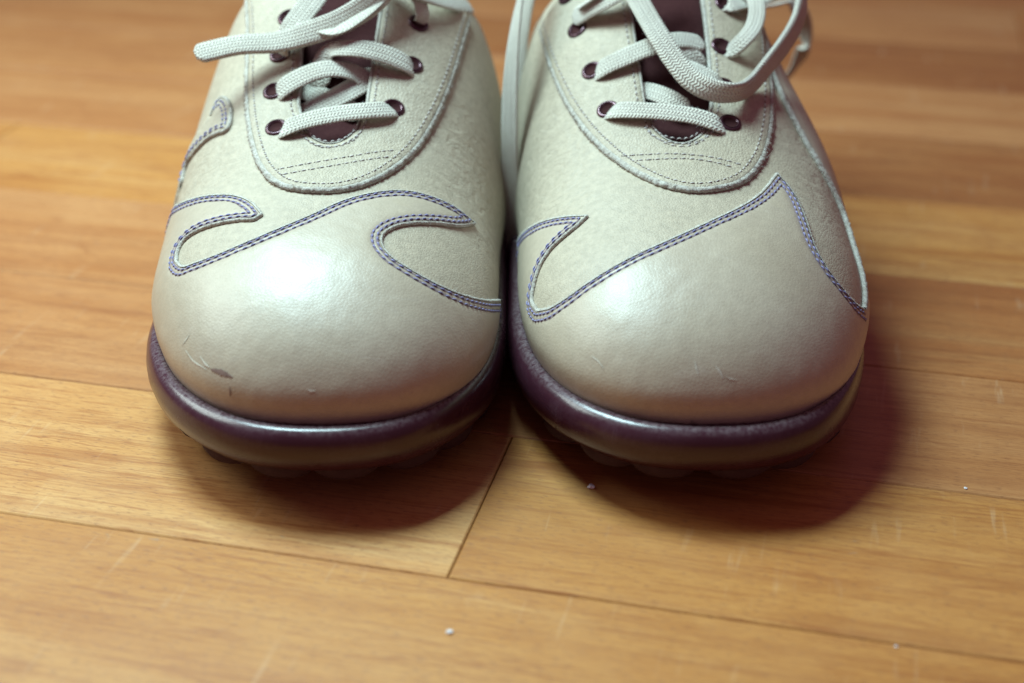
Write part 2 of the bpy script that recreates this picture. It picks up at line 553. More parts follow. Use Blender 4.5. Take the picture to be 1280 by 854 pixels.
class Shoe:
    def __init__(s, cx, y0, ridge, tipx, mirror):
        s.cx, s.y0, s.ridge, s.tipx, s.mirror = cx, y0, ridge, tipx, mirror
        t = np.linspace(0, 1, 150)
        front = 11.0 * t ** 2.4
        s.S = np.r_[front[:-1], np.linspace(11.0, 25, 80)[:-1], 25 + 4.4 * (1 - (1 - np.linspace(0, 1, 50)) ** 2.4)]
        NV = 121
        s.NV = NV
        S = s.S
        W, T, Z0 = s.width(S), s.top(S), s.z0(S)
        G = np.zeros((len(S), NV, 3))
        A = np.zeros(len(S))
        ph = np.linspace(-1, 1, 401)
        phi = ph * math.pi / 2
        pexp = interp(S, [0, 6, 11, 17, 22, 29.4], [2.25, 2.3, 2.3, 2.35, 2.3, 2.6])
        for i, sv in enumerate(S):
            p = pexp[i]
            cs, sn = np.cos(phi), np.abs(np.sin(phi))
            x = np.sign(phi) * W[i] * sn ** (2 / p)
            h = T[i] - Z0[i]
            z = h * np.clip(cs, 0, 1) ** (2 / p)
            d = np.r_[0, np.cumsum(np.hypot(np.diff(x), np.diff(z)))]
            A[i] = d[-1] / 2
            tt = np.linspace(0, d[-1], NV) if d[-1] > 0 else np.zeros(NV)
            gx = np.interp(tt, d, x) if d[-1] > 0 else np.zeros(NV)
            gz = np.interp(tt, d, z) if d[-1] > 0 else np.zeros(NV)
            rel = gz / max(h, 1e-6)
            G[i, :, 0] = gx + s.centre(sv) + s.ridge * rel
            G[i, :, 1] = sv
            G[i, :, 2] = gz + Z0[i]
        # waist above the feather line: tuck the bottom in towards the last's core
        core = np.array([0.0, 9.5])
        low = np.clip(1 - (G[:, :, 2] - Z0[:, None]) / 1.1, 0, 1) ** 1.6
        dx = G[:, :, 0] - s.centre(9.5)
        dy = np.where(G[:, :, 1] < 9.5, G[:, :, 1] - 9.5, np.where(G[:, :, 1] > 22, G[:, :, 1] - 22, 0))
        L = np.hypot(dx, dy) + 1e-6
        G[:, :, 0] -= low * 0.28 * dx / L
        G[:, :, 1] -= low * 0.28 * dy / L
        outs = -s.mirror
        sx = G[:, :, 0] - s.centre(S)[:, None]
        def lat(q):
            return s.lateral(S)[0 if q else 1][:, None]
        G[:, :, 0] += np.clip(np.abs(sx) / 4, 0, 1) * np.sign(sx) * np.where(sx * outs > 0, lat(True), lat(False))
        # hand-made unevenness
        for i in range(G.shape[0]):
            for j in range(NV):
                q = G[i, j]
                k = noise.noise(Vector((q[0] * 0.45 + s.cx, q[1] * 0.45, q[2] * 0.45)))
                G[i, j, 2] += 0.05 * k * min(1, S[i] / 2) * min(1, (q[2] - Z0[i]) / 1.0)
        s.G, s.A = G, A
        mid = G[:, NV // 2]
        s.B = np.r_[0, np.cumsum(np.linalg.norm(np.diff(mid, axis=0), axis=1))]
        du = np.gradient(G, axis=0)
        dv = np.gradient(G, axis=1)
        N = np.cross(dv, du)
        L = np.linalg.norm(N, axis=2, keepdims=True)
        N = np.where(L > 1e-9, N / np.maximum(L, 1e-9), np.array([0, -1, 0.2]))
        c = np.array([s.cx * 0, 10.0, 3.0])
        flip = np.sum(N * (G - c), axis=2) < 0
        N[flip] *= -1
        N[0] = np.array([0, -0.98, 0.2])
        s.N = N
        # ray target
        ni, nj = G.shape[:2]
        V = G.reshape(-1, 3) + np.array([s.cx, s.y0, 0])
        F, s.fij = [], []
        for i in range(ni - 1):
            for j in range(nj - 1):
                a = i * nj + j
                F.append((a, a + 1, a + nj + 1))
                s.fij.append((i, j, 0))
                F.append((a, a + nj + 1, a + nj))
                s.fij.append((i, j, 1))
        s.V = V
        s.bvh = BVHTree.FromPolygons(V.tolist(), F)
        s.root = None

    def width(s, S):
        f = 5.56 * superq(S / 8.5, 2.35)
        r = interp(S, [8.5, 11, 14, 17, 21, 25], [5.56, 5.55, 5.55, 5.50, 5.10, 4.1])
        w = np.where(S < 8.5, f, r)
        heel = np.maximum(0, 1 - np.clip((S - 25) / 4.4, 0, 1) ** 2.4) ** (1 / 2.4)
        return w * heel

    def top(s, S):
        base = s.z0(S) + 2.95 * superq(S / 5.2, 2.2) + 0.23 * np.minimum(S, 18)
        base += 0.33 * np.log1p(np.exp((np.minimum(S, 18) - 10.2) * 1.6)) / 1.6
        base = np.where(S > 25, base, base)
        return base

    def lateral(s, S):
        """how far the outer and inner walls stand out from the symmetric last (cm)"""
        if s.mirror > 0:
            o = interp(S, [0, 4, 8, 12, 16, 20, 29.4], [0, 0.02, 0.26, 0.46, 0.34, 0.12, 0])
        else:
            o = interp(S, [0, 3.6, 8, 12, 16, 19.5, 25, 29.4], [0, 0.0, 0.28, 0.42, -0.3, -1.0, -0.6, 0])
        i = interp(S, [0, 10, 16, 20, 25, 29.4], [0, 0.0, 0.3, 0.45, 0.2, 0])
        return o, i

    def z0(s, S):
        return interp(S, [0, 4, 9, 16, 29.4], [Z0F, 2.6, 2.4, 2.45, 2.6])

    def centre(s, S):
        return s.tipx * (1 - ss(np.asarray(S, float) / 8.0))

    # domain: X = arc length across (cm), Y = arc length along the ridge (cm)
    def at(s, X, Y, off=0.0):
        X, Y = np.atleast_1d(np.asarray(X, float)), np.atleast_1d(np.asarray(Y, float))
        fi = np.interp(Y, s.B, np.arange(len(s.B)))
        i = np.clip(fi.astype(int), 0, len(s.B) - 2)
        ti = fi - i
        A = s.A[i] * (1 - ti) + s.A[i + 1] * ti
        v = np.clip(X / np.maximum(A, 1e-6), -1, 1)
        fj = (v + 1) / 2 * (s.NV - 1)
        j = np.clip(fj.astype(int), 0, s.NV - 2)
        tj = fj - j

        def bil(Q):
            w = ti[:, None]
            u = tj[:, None]
            return (Q[i, j] * (1 - w) * (1 - u) + Q[i + 1, j] * w * (1 - u) + Q[i, j + 1] * (1 - w) * u + Q[i + 1, j + 1] * w * u)
        P, N = bil(s.G), bil(s.N)
        N /= np.maximum(np.linalg.norm(N, axis=1, keepdims=True), 1e-9)
        off = np.broadcast_to(np.asarray(off, float), X.shape)
        return P + N * off[:, None], N

    def pix(s, px, py):
        d = ray_dir(px, py)
        hit, nrm, idx, dist = s.bvh.ray_cast(Vector((0, 0, CAMH)), Vector(d).normalized())
        if hit is None:
            return None
        i, j, k = s.fij[idx]
        nj = s.NV
        h = np.array(hit)
        a = s.V[i * nj + j]
        b = s.V[i * nj + j + 1]
        c = s.V[(i + 1) * nj + j + 1]
        dd = s.V[(i + 1) * nj + j]
        if k == 0:
            T, uv = (a, b, c), ((0, 0), (0, 1), (1, 1))
        else:
            T, uv = (a, c, dd), ((0, 0), (1, 1), (1, 0))
        v0, v1, v2 = T[1] - T[0], T[2] - T[0], h - T[0]
        d00, d01, d11, d20, d21 = v0 @ v0, v0 @ v1, v1 @ v1, v2 @ v0, v2 @ v1
        den = d00 * d11 - d01 * d01
        if abs(den) < 1e-14:
            w1 = w2 = 0.33
        else:
            w1, w2 = (d11 * d20 - d01 * d21) / den, (d00 * d21 - d01 * d20) / den
        w0 = 1 - w1 - w2
        fi = i + w0 * uv[0][0] + w1 * uv[1][0] + w2 * uv[2][0]
        fj = j + w0 * uv[0][1] + w1 * uv[1][1] + w2 * uv[2][1]
        Y = np.interp(fi, np.arange(len(s.B)), s.B)
        A = np.interp(fi, np.arange(len(s.A)), s.A)
        return np.array([(fj / (nj - 1) * 2 - 1) * A, Y])

    def line(s, pts, n=10, step=0.05):
        """pixels of the photo -> smooth curve on the leather (domain coordinates)"""
        c = catmull(pts, n)
        mid = 405 if s.cx < 0 else 870
        out = []
        for p in c:
            for k in (0, 2, 4, 6):       # a point just off the silhouette is brought in to it
                q = s.pix(p[0] + math.copysign(k, mid - p[0]), p[1])
                if q is not None:
                    out.append(q)
                    break
        if len(out) > 12:
            o = np.array(out)
            keep = np.r_[True, np.linalg.norm(np.diff(o, axis=0), axis=1) > 0.012]
            o = o[keep]
            pad = np.pad(o, ((1, 1), (0, 0)), mode='edge')
            out = np.vstack([o[:1], (pad[:-2] + 2 * pad[1:-1] + pad[2:])[1:-1] / 4, o[-1:]])
        return resample(np.array(out), step)

    def Yof(s, sv):
        return float(np.interp(sv, s.S, s.B))

    def Aof(s, Y):
        return np.interp(Y, s.B, s.A)


def gap_half(sv):
    """half width of the throat opening at distance sv behind the toe (cm)"""
    sv = np.asarray(sv, float)
    return np.where(sv < 9.75, 0.0, 0.80 * np.sqrt(np.clip((sv - 9.75) / 0.7, 0, 1)) + 0.25 * np.clip((sv - 10.5) / 1.0, 0, 1) + 0.045 * np.clip(sv - 11.2, 0, 6) + 0.12 * np.clip(sv - 16.5, 0, 8))


def relax(c, win=25, passes=2):
    """even out a curve, keeping its ends"""
    c = np.array(c)
    for _ in range(passes):
        h = min(win // 2, (len(c) - 1) // 2)
        p = np.vstack([2 * c[0] - c[1:h + 1][::-1], c, 2 * c[-1] - c[-h - 1:-1][::-1]])
        k = np.ones(2 * h + 1) / (2 * h + 1)
        c = np.stack([np.convolve(p[:, a], k, 'valid') for a in range(2)], 1)
    return c


def closed_dist(P, line):
    kd = KDTree(len(line))
    for k, q in enumerate(line):
        kd.insert((q[0], q[1], 0), k)
    kd.balance()
    return np.array([kd.find((p[0], p[1], 0))[2] for p in P])


def overlay(sh, name, poly, edge, thick, mat, parent, grooves=(), spacing=0.16, hem=0.0, base_off=0.0):
    """a piece of leather laid on the shoe: poly = closed outline, edge = the part of the outline that shows as a cut edge"""
    poly = np.asarray(poly)
    n = len(poly)
    mn, mx = poly.min(0), poly.max(0)
    gx = np.arange(mn[0], mx[0], spacing)
    gy = np.arange(mn[1], mx[1], spacing * 0.87)
    X, Y = np.meshgrid(gx, gy)
    X[1::2] += spacing / 2
    pts = np.stack([X.ravel(), Y.ravel()], 1)
    pts += rng.uniform(-0.01, 0.01, pts.shape)
    # rows of points that follow the cut edge, so its rounding and the stitch grooves are true geometry
    rows = []
    tn = np.gradient(edge, axis=0)
    tn /= np.maximum(np.linalg.norm(tn, axis=1, keepdims=True), 1e-9)
    nr = np.stack([-tn[:, 1], tn[:, 0]], 1)
    offs = sorted(set([0.03, 0.07, 0.12] + [g + d for g in grooves for d in (-0.05, 0, 0.05)]))
    for o in offs:
        for sgn in (1, -1):
            r = edge[::2] + nr[::2] * o * sgn
            dd = closed_dist(r, edge)
            rows.append(r[dd > o * 0.93])
    dist = closed_dist(pts, edge)
    far = max(offs) + spacing * 0.45
    dpoly = closed_dist(pts, resample(np.vstack([poly, poly[:1]]), 0.05))
    pts = pts[(dist > far) & (dpoly > spacing * 0.4)]
    allp = np.vstack([poly] + rows + [pts])
    vs, es, fs, _, _, _ = delaunay_2d_cdt([Vector(p) for p in allp], [], [list(range(n))], 1, 1e-5)
    vs = np.array([tuple(v) for v in vs])
    fs = [f for f in fs if len(f) == 3]
    used = sorted({k for f in fs for k in f})
    remap = {k: i for i, k in enumerate(used)}
    vs = vs[used]
    fs = [tuple(remap[k] for k in f) for f in fs]
    d = closed_dist(vs, edge)
    off = thick * (0.62 + 0.38 * ss(d / 0.13)) + base_off
    for gdist in grooves:
        off -= 0.028 * np.exp(-((d - gdist) / 0.05) ** 2)
    off += 0.012 * np.array([noise.noise(Vector((p[0] * 2.2, p[1] * 2.2, 3.0))) for p in vs])
    P, N = sh.at(vs[:, 0], vs[:, 1], off)
    # orient
    F = []
    for f in fs:
        a, b, c = P[f[0]], P[f[1]], P[f[2]]
        nn = np.cross(b - a, c - a)
        F.append(f if nn @ N[f[0]] > 0 else (f[0], f[2], f[1]))
    o = link(name, P, F, mat, parent)
    return o


def raw_edge(sh, edge, thick, parent, width=0.06, name='raw_edge', base_off=0.0, outward=1, fuzz=True, rough=0.014):
    """the cut suede edge: a bulging uneven strip along the outline, from the leather top down to the piece beneath"""
    e = resample(edge, 0.045)
    tn = np.gradient(e, axis=0)
    tn /= np.maximum(np.linalg.norm(tn, axis=1, keepdims=True), 1e-9)
    nr = np.stack([-tn[:, 1], tn[:, 0]], 1) * outward
    prof = [(-0.75, 0.98), (-0.1, 1.04), (0.55, 0.86), (0.95, 0.5), (0.85, 0.12), (0.3, -0.12)]
    V, n = [], len(prof)
    vv = []
    for k, (o, h) in enumerate(prof):
        jit = np.array([noise.noise(Vector((q[0] * 9, q[1] * 9, k * 0.8))) for q in e])
        jit2 = rng.normal(0, 1, len(e)) * 0.5
        oo = o * width + (jit * 1.3 + jit2) * rough * (0 if k == 0 else 1)
        hh = h * thick + base_off + (jit * 0.8 + jit2 * 0.6) * rough
        q = e + nr * oo[:, None]
        P, N = sh.at(q[:, 0], q[:, 1], hh)
        vv.append(P)
    vv = np.array(vv)
    m = len(e)
    F = []
    for k in range(n - 1):
        for i in range(m - 1):
            F.append((k * m + i, k * m + i + 1, (k + 1) * m + i + 1, (k + 1) * m + i))
    o = link(name, vv.reshape(-1, 3), F, M['suede'], parent)
    # loose fibres along the cut
    if fuzz:
        HV, HF = [], []
        for i in range(0, m, 1):
            if random.random() < 0.70:
                k = random.choice((1, 2, 2, 3))
                p = vv[k, i]
                q, N = sh.at(e[i, 0], e[i, 1])
                out = vv[3, i] - vv[0, i]
                out /= max(np.linalg.norm(out), 1e-6)
                tdir = vv[k, min(i + 1, m - 1)] - vv[k, max(i - 1, 0)]
                tdir /= max(np.linalg.norm(tdir), 1e-6)
                d = out * random.uniform(0.2, 1) + N[0] * random.uniform(-0.1, 0.8) + tdir * random.uniform(-0.9, 0.9)
                d /= np.linalg.norm(d)
                hair(HV, HF, p, d, random.uniform(0.03, 0.11))
        link('loose_fibres', HV, HF, M['fibre'], o, stuff=True)
    return o


def hair(HV, HF, p, d, ln, r=0.0028):
    side = np.cross(d, rng.normal(0, 1, 3))
    side /= max(np.linalg.norm(side), 1e-6)
    up = np.cross(side, d)
    bend = rng.normal(0, 0.25, 3) * ln
    k = len(HV)
    for t, rr in ((0, 1), (0.55, 0.8), (1, 0.25)):
        c = p + d * ln * t + bend * t * t
        for a in range(3):
            an = a * 2.0944
            HV.append(c + (side * math.cos(an) + up * math.sin(an)) * r * rr)
    for s_ in (0, 3):
        for a in range(3):
            HF.append((k + s_ + a, k + s_ + (a + 1) % 3, k + s_ + 3 + (a + 1) % 3, k + s_ + 3 + a))


def offset_line(edge, d, side, trim=0.93):
    e = resample(edge, 0.03)
    tn = np.gradient(e, axis=0)
    tn /= np.maximum(np.linalg.norm(tn, axis=1, keepdims=True), 1e-9)
    nr = np.stack([-tn[:, 1], tn[:, 0]], 1) * side
    r = e + nr * d
    dd = closed_dist(r, e)
    ok = dd > d * trim
    segs, cur = [], []
    for k in range(len(r)):
        if ok[k] and (not cur or np.linalg.norm(r[k] - cur[-1]) < 0.25):
            cur.append(r[k])
        elif ok[k]:
            segs.append(cur)
            cur = [r[k]]
    segs.append(cur)
    out = []
    for c in segs:
        if len(c) > 8:
            c = np.array(c)
            kern = np.ones(5) / 5
            sm = np.stack([np.convolve(np.pad(c[:, a], 2, mode='edge'), kern, 'valid') for a in range(2)], 1)
            out.append(sm)
    return out


def stitches(sh, lines, off, parent, mat, name='stitching', pitch=0.27, length=0.215, r=0.030, holes=True, slant=0.06, groove=False):
    V, F, FM = [], [], []
    for ln in lines:
        ln = np.asarray(ln)
        if len(ln) < 3:
            continue
        L = np.r_[0, np.cumsum(np.linalg.norm(np.diff(ln, axis=0), axis=1))]
        t = 0.05
        while t + length < L[-1]:
            ts = np.linspace(t, t + length * random.uniform(0.94, 1.04), 7)
            q = np.stack([np.interp(ts, L, ln[:, a]) for a in range(2)], 1)
            tt = q[-1] - q[0]
            tt /= max(np.linalg.norm(tt), 1e-9)
            pp = np.array([-tt[1], tt[0]])
            q += pp * (np.linspace(-1, 1, 7)[:, None]) * slant * 0.2 + rng.normal(0, 0.003, 2)
            lift = off + np.array([-0.035, 0.004, 0.016, 0.020, 0.016, 0.004, -0.035])
            P, N = sh.at(q[:, 0], q[:, 1], lift)
            T = np.gradient(P, axis=0)
            T /= np.maximum(np.linalg.norm(T, axis=1, keepdims=True), 1e-9)
            Sd = np.cross(T, N)
            b = len(V)
            rad = r * np.array([0.55, 0.9, 1.05, 1.1, 1.05, 0.9, 0.55])
            for k in range(7):
                for a in range(6):
                    an = a * math.pi / 3
                    V.append(P[k] + (Sd[k] * math.cos(an) + N[k] * math.sin(an) * 0.75) * rad[k])
            for k in range(6):
                for a in range(6):
                    F.append((b + k * 6 + a, b + k * 6 + (a + 1) % 6, b + (k + 1) * 6 + (a + 1) % 6, b + (k + 1) * 6 + a))
                    FM.append(0)
            if holes:
                hp = ln[min(np.searchsorted(L, t - (pitch - length) / 2), len(ln) - 1)]
                ang = np.linspace(0, 2 * math.pi, 7)[:-1]
                P, N = sh.at(hp[0] + 0.030 * np.cos(ang), hp[1] + 0.030 * np.sin(ang), off + 0.006)
                b = len(V)
                V.extend(P)
                F.append(tuple(range(b, b + 6)))
                FM.append(1)
            t += pitch
    if V:
        return link(name, V, F, [mat, M['hole']], parent, fmat=FM, stuff=True)


def seam_shade(sh, lines, off, parent, width=0.10):
    """narrow dark strip under the thread, the shade of its groove put into the colour"""
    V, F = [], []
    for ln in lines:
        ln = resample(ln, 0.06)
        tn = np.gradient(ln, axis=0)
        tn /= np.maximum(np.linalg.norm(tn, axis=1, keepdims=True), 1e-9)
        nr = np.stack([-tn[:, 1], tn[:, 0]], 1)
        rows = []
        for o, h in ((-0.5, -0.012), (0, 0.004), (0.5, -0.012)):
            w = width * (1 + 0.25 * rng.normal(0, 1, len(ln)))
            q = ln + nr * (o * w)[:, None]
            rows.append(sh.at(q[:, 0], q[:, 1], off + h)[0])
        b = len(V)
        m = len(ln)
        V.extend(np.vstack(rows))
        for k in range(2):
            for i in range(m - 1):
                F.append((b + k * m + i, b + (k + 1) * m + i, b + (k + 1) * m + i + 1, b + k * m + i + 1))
    return link('seam_shade_strip', V, F, M['groove'], parent)


# ------------------------------------------------------------------ shoe builder
def build_base(sh, label):
    root = bpy.data.objects.new('shoe', None)
    COL.objects.link(root)
    root.location = (sh.cx / 100, sh.y0 / 100, 0)
    root["label"] = label
    root["category"] = "shoe"
    root["group"] = "pair of cream lace-up shoes on the wooden floor"
    sh.root = root
    # vamp and quarters: one closed skin with the throat and the collar cut out
    rows = np.r_[np.interp(np.linspace(0, 1, 70), np.linspace(0, 1, 70), 9.8 * np.linspace(0, 1, 70) ** 2.2),
                 9.8 + 0.7 * np.linspace(0.06, 1, 10) ** 2, np.linspace(10.7, 25, 50), 25 + 4.39999 * (1 - (1 - np.linspace(0.05, 1, 34)) ** 3)]
    NC = 41
    V = []
    colz = interp(rows, [15, 17, 19, 21.5, 25, 29.4], [14, 12.6, 9.6, 7.9, 7.7, 9.6])
    for r, sv in enumerate(rows):
        Y = sh.Yof(sv)
        A = float(sh.Aof(Y))
        g = float(gap_half(min(sv, 18.5)))
        if sv > 15:
            xs = np.linspace(0, A, 200)
            P, _ = sh.at(xs, np.full(200, Y))
            below = np.where(P[:, 2] < colz[r])[0]
            gz = xs[below[0]] if len(below) else A * 0.98
            g = max(g, gz)
        g = min(g, A * 0.99)
        for sgn in (-1, 1):
            x = sgn * (g + (A - g) * np.linspace(1, 0, NC) ** 1.0)
            if sgn == 1:
                x = x[::-1]
            P, _ = sh.at(x, np.full(NC, Y))
            V.extend(P)
    nr = len(rows)
    F = []
    for r in range(nr - 1):
        for h in (0, 1):
            for c in range(NC - 1):
                a = r * 2 * NC + h * NC + c
                F.append((a, a + 1, a + 2 * NC + 1, a + 2 * NC))
    vamp = link('vamp', V, F, [M['vamp'], M['dark'], M['suede']], root)
    bm = bmesh.new()
    bm.from_mesh(vamp.data)
    bmesh.ops.remove_doubles(bm, verts=bm.verts, dist=0.00002)
    bmesh.ops.recalc_face_normals(bm, faces=bm.faces)
    bm.to_mesh(vamp.data)
    bm.free()
    # make sure normals point outwards
    me = vamp.data
    tot = sum((p.normal.dot(p.center - Vector((0, 0.10, 0.02)))) for p in me.polygons)
    if tot < 0:
        me.flip_normals()
    so = vamp.modifiers.new('thickness', 'SOLIDIFY')
    so.thickness = 0.0017
    so.offset = -1
    so.material_offset = 1
    so.material_offset_rim = 2
    # tongue: a padded strip under the throat
    ys = np.linspace(8.8, 20.5, 34)
    xs = np.linspace(-1, 1, 21)
    V = []
    for sv in ys:
        Y = sh.Yof(min(sv, 18))
        hw = 2.4 + 0.05 * (sv - 10)
        x = xs * hw
        P, N = sh.at(x, np.full(len(x), Y), -0.42 + 0.06 * np.cos(xs * 2.2))
        if sv > 18:
            P = P + np.array([0, (sv - 18) * 0.75, (sv - 18) * 0.85])
        V.extend(P)
    F = [(r * 21 + c, r * 21 + c + 1, (r + 1) * 21 + c + 1, (r + 1) * 21 + c) for r in range(33) for c in range(20)]
    tg = link('tongue', V, F, M['tongue'], root)
    so = tg.modifiers.new('thickness', 'SOLIDIFY')
    so.thickness = 0.004
    so.offset = -1
    # insole so the inside is closed
    # sole
    n = 160
    ang = np.linspace(0, 1, n, endpoint=False)
    S1 = 29.4 * (0.5 - 0.5 * np.cos(np.linspace(0, math.pi, 200)))
    L = []
    for sv in S1:
        L.append((float(sh.centre(sv)) - max(0.0, float(sh.width(np.array([sv]))[0]) - 0.25 * min(1, sv)), sv))
    R = [(2 * float(sh.centre(sv)) - x, sv) for (x, sv) in L]
    loop = np.array(L + R[::-1][1:-1])
    lo, li = sh.lateral(loop[:, 1])
    sg = np.sign(loop[:, 0] - sh.centre(loop[:, 1]))
    loop[:, 0] += sg * np.where(sg * -sh.mirror > 0, np.minimum(lo, 0), np.minimum(li, 0))
    loop = resample(np.vstack([loop, loop[:1]]), 0.35)[:-1]
    # smooth the loop a little
    for _ in range(3):
        loop = (np.roll(loop, 1, 0) + 2 * loop + np.roll(loop, -1, 0)) / 4
    tn = np.roll(loop, -1, 0) - np.roll(loop, 1, 0)
    tn /= np.linalg.norm(tn, axis=1, keepdims=True)
    nr_ = np.stack([tn[:, 1], -tn[:, 0]], 1)
    cc = np.array([0, 14.0])
    if np.sum(nr_ * (loop - cc)) < 0:
        nr_ *= -1
    zf = sh.z0(np.clip(loop[:, 1], 0, 29.4))
    spring = interp(np.clip(loop[:, 1], 0, 29.4), [0, 3, 7, 12, 20, 29.4], [0.0, -0.12, -0.55, -0.9, -0.75, -0.5])
    prof = [(-1.2, 0.10, 0), (-0.35, 0.26, 0), (0.02, 0.10, 0), (0.08, 0.17, 0), (0.18, 0.225, 0), (0.30, 0.235, 0), (0.42, 0.19, 0), (0.53, 0.08, 0), (0.61, -0.09, .1), (0.655, -0.32, .3), (0.65, -0.54, .5),
            (0.56, -0.86, .8), (0.38, -1.11, 1), (0.10, -1.22, 1), (-0.4, -1.2, 1), (-1.6, -1.2, 1)]
    V, m = [], len(loop)
    # the rim stands out less on the right-hand wall of both soles
    wr = 1 - (0.30 if sh.mirror > 0 else 0.55) * ss((loop[:, 0] - 2.2) / 2.6) + 0.12 * ss((-loop[:, 0] - 1.0) / 3.0)
    for (o, z, w) in prof:
        q = loop + nr_ * (o * (wr if o > 0 else 1 + 0 * wr))[:, None]
        V.extend(np.c_[q, zf + z + spring * w])
    k0 = len(V)
    V.append((0, 14, float(np.mean(zf)) + 0.1))
    V.append((0, 14, float(np.mean(zf)) - 1.9))
    F = []
    for k in range(len(prof) - 1):
        for i in range(m):
            j = (i + 1) % m
            F.append((k * m + i, k * m + j, (k + 1) * m + j, (k + 1) * m + i))
    for i in range(m):
        j = (i + 1) % m
        F.append((k0, j, i))
        F.append((k0 + 1, (len(prof) - 1) * m + i, (len(prof) - 1) * m + j))
    sole = link('sole', V, F, M['rubber'], root)
    bm = bmesh.new()
    bm.from_mesh(sole.data)
    bmesh.ops.recalc_face_normals(bm, faces=bm.faces)
    bm.to_mesh(sole.data)
    bm.free()
    # round rubber lugs under the rim and in the middle
    Vl, Fl = [], []
    nu, nvv = 16, 5
    lug_me = None

    def lug(x, y, rx, ry, zt, zb, rot):
        Vv, Ff = [], []
        hgt = zt - zb
        pr = [(1.0, 0.0), (1.0, -0.35), (0.95, -0.62), (0.82, -0.85), (0.58, -0.97), (0.0, -1.0)]
        for k, (a, z) in enumerate(pr[:-1]):
            for u in range(nu):
                t = 2 * math.pi * u / nu
                qx, qy = rx * a * math.cos(t), ry * a * math.sin(t)
                Vv.append((qx * math.cos(rot) - qy * math.sin(rot), qx * math.sin(rot) + qy * math.cos(rot), hgt * z))
        Vv.append((0, 0, -hgt))
        for k in range(len(pr) - 2):
            for u in range(nu):
                w = (u + 1) % nu
                Ff.append((k * nu + u, (k + 1) * nu + u, (k + 1) * nu + w, k * nu + w))
        for u in range(nu):
            Ff.append(((len(pr) - 2) * nu + u, len(Vv) - 1, (len(pr) - 2) * nu + (u + 1) % nu))
        o = link('lug', Vv, Ff, M['tread'], sole)
        o.location = (x / 100, y / 100, zt / 100)
        return o
    D = np.r_[0, np.cumsum(np.linalg.norm(np.diff(np.vstack([loop, loop[:1]]), axis=0), axis=1))]
    cnt = int(D[-1] / 2.25)
    shift = random.uniform(0, 1)
    for k in range(cnt):
        t = (k + shift) / cnt * D[-1]
        i = int(np.searchsorted(D, t)) % m
        q = loop[i] - nr_[i] * (0.60 + 0.3 * (1 - wr[i]))
        sy = float(np.clip(q[1], 0, 29.4))
        zt = float(sh.z0(np.array([sy]))[0]) - 1.1 + float(interp(np.array([sy]), [0, 3, 7, 12, 20, 29.4], [0, -0.12, -0.55, -0.9, -0.75, -0.5])[0])
        zb = float(interp(np.array([sy]), [0, 4, 8, 20, 29.4], [1.12, 0.5, 0.0, 0.0, 0.15])[0])
        lug(q[0], q[1], 1.08, 0.80, zt, zb, math.atan2(tn[i][1], tn[i][0]))
    for yy in np.arange(3.0, 27, 2.6):
        for xx in (-2.6, 0, 2.6):
            zt = float(sh.z0(np.array([yy]))[0]) - 1.2 + float(interp(np.array([yy]), [0, 3, 7, 12, 20, 29.4], [0, -0.12, -0.55, -0.9, -0.75, -0.5])[0])
            zb = float(interp(np.array([yy]), [0, 4, 8, 20, 29.4], [1.1, 0.5, 0.0, 0.0, 0.15])[0])
            lug(xx + float(sh.centre(yy)), yy, 0.8, 0.8, zt, zb, 0)
    return root


def side_of(edge, inside_pt):
    """which side (+1 left normal, -1) of the edge the piece lies on, near the middle of the edge"""
    k = len(edge) // 2
    t = edge[min(k + 2, len(edge) - 1)] - edge[k - 2]
    nrm = np.array([-t[1], t[0]])
    return 1 if nrm @ (np.asarray(inside_pt) - edge[k]) > 0 else -1


def edge_dedupe(P, d=0.02):
    out = [P[0]]
    for q in P[1:]:
        if np.linalg.norm(q - out[-1]) > d:
            out.append(q)
    if np.linalg.norm(out[0] - out[-1]) < d:
        out.pop()
    return np.array(out)


def cap_piece(sh, edge, hide_l, hide_r, thick=0.11):
    """toe cap with the wave-cut upper edge; closes round the toe along the feather line"""
    Yl, Yr = edge[0][1], edge[-1][1]
    left = [(-0.97 * sh.Aof(Y), Y) for Y in np.linspace(Yl + hide_l, 0.02, 90) ** 1.0]
    # finer near the toe
    Ys = np.r_[np.linspace(1, 0, 100) ** 1.8]
    left = [(-0.985 * float(sh.Aof(Y)), Y) for Y in 0.02 + (Yl + hide_l - 0.02) * Ys]
    right = [(0.985 * float(sh.Aof(Y)), Y) for Y in 0.02 + (Yr + hide_r - 0.02) * Ys[::-1]]
    a = left[0]
    pre = [np.array(a) * (1 - t) + edge[0] * t for t in np.linspace(0.04, 0.96, 20)]
    post = [edge[-1] * (1 - t) + np.array(right[-1]) * t for t in np.linspace(0.04, 0.96, 20)]
    full_edge = np.vstack([pre, edge, post])
    poly = np.vstack([full_edge[::-1], np.array(left), np.array(right)])
    poly = edge_dedupe(poly, 0.015)
    return poly, full_edge


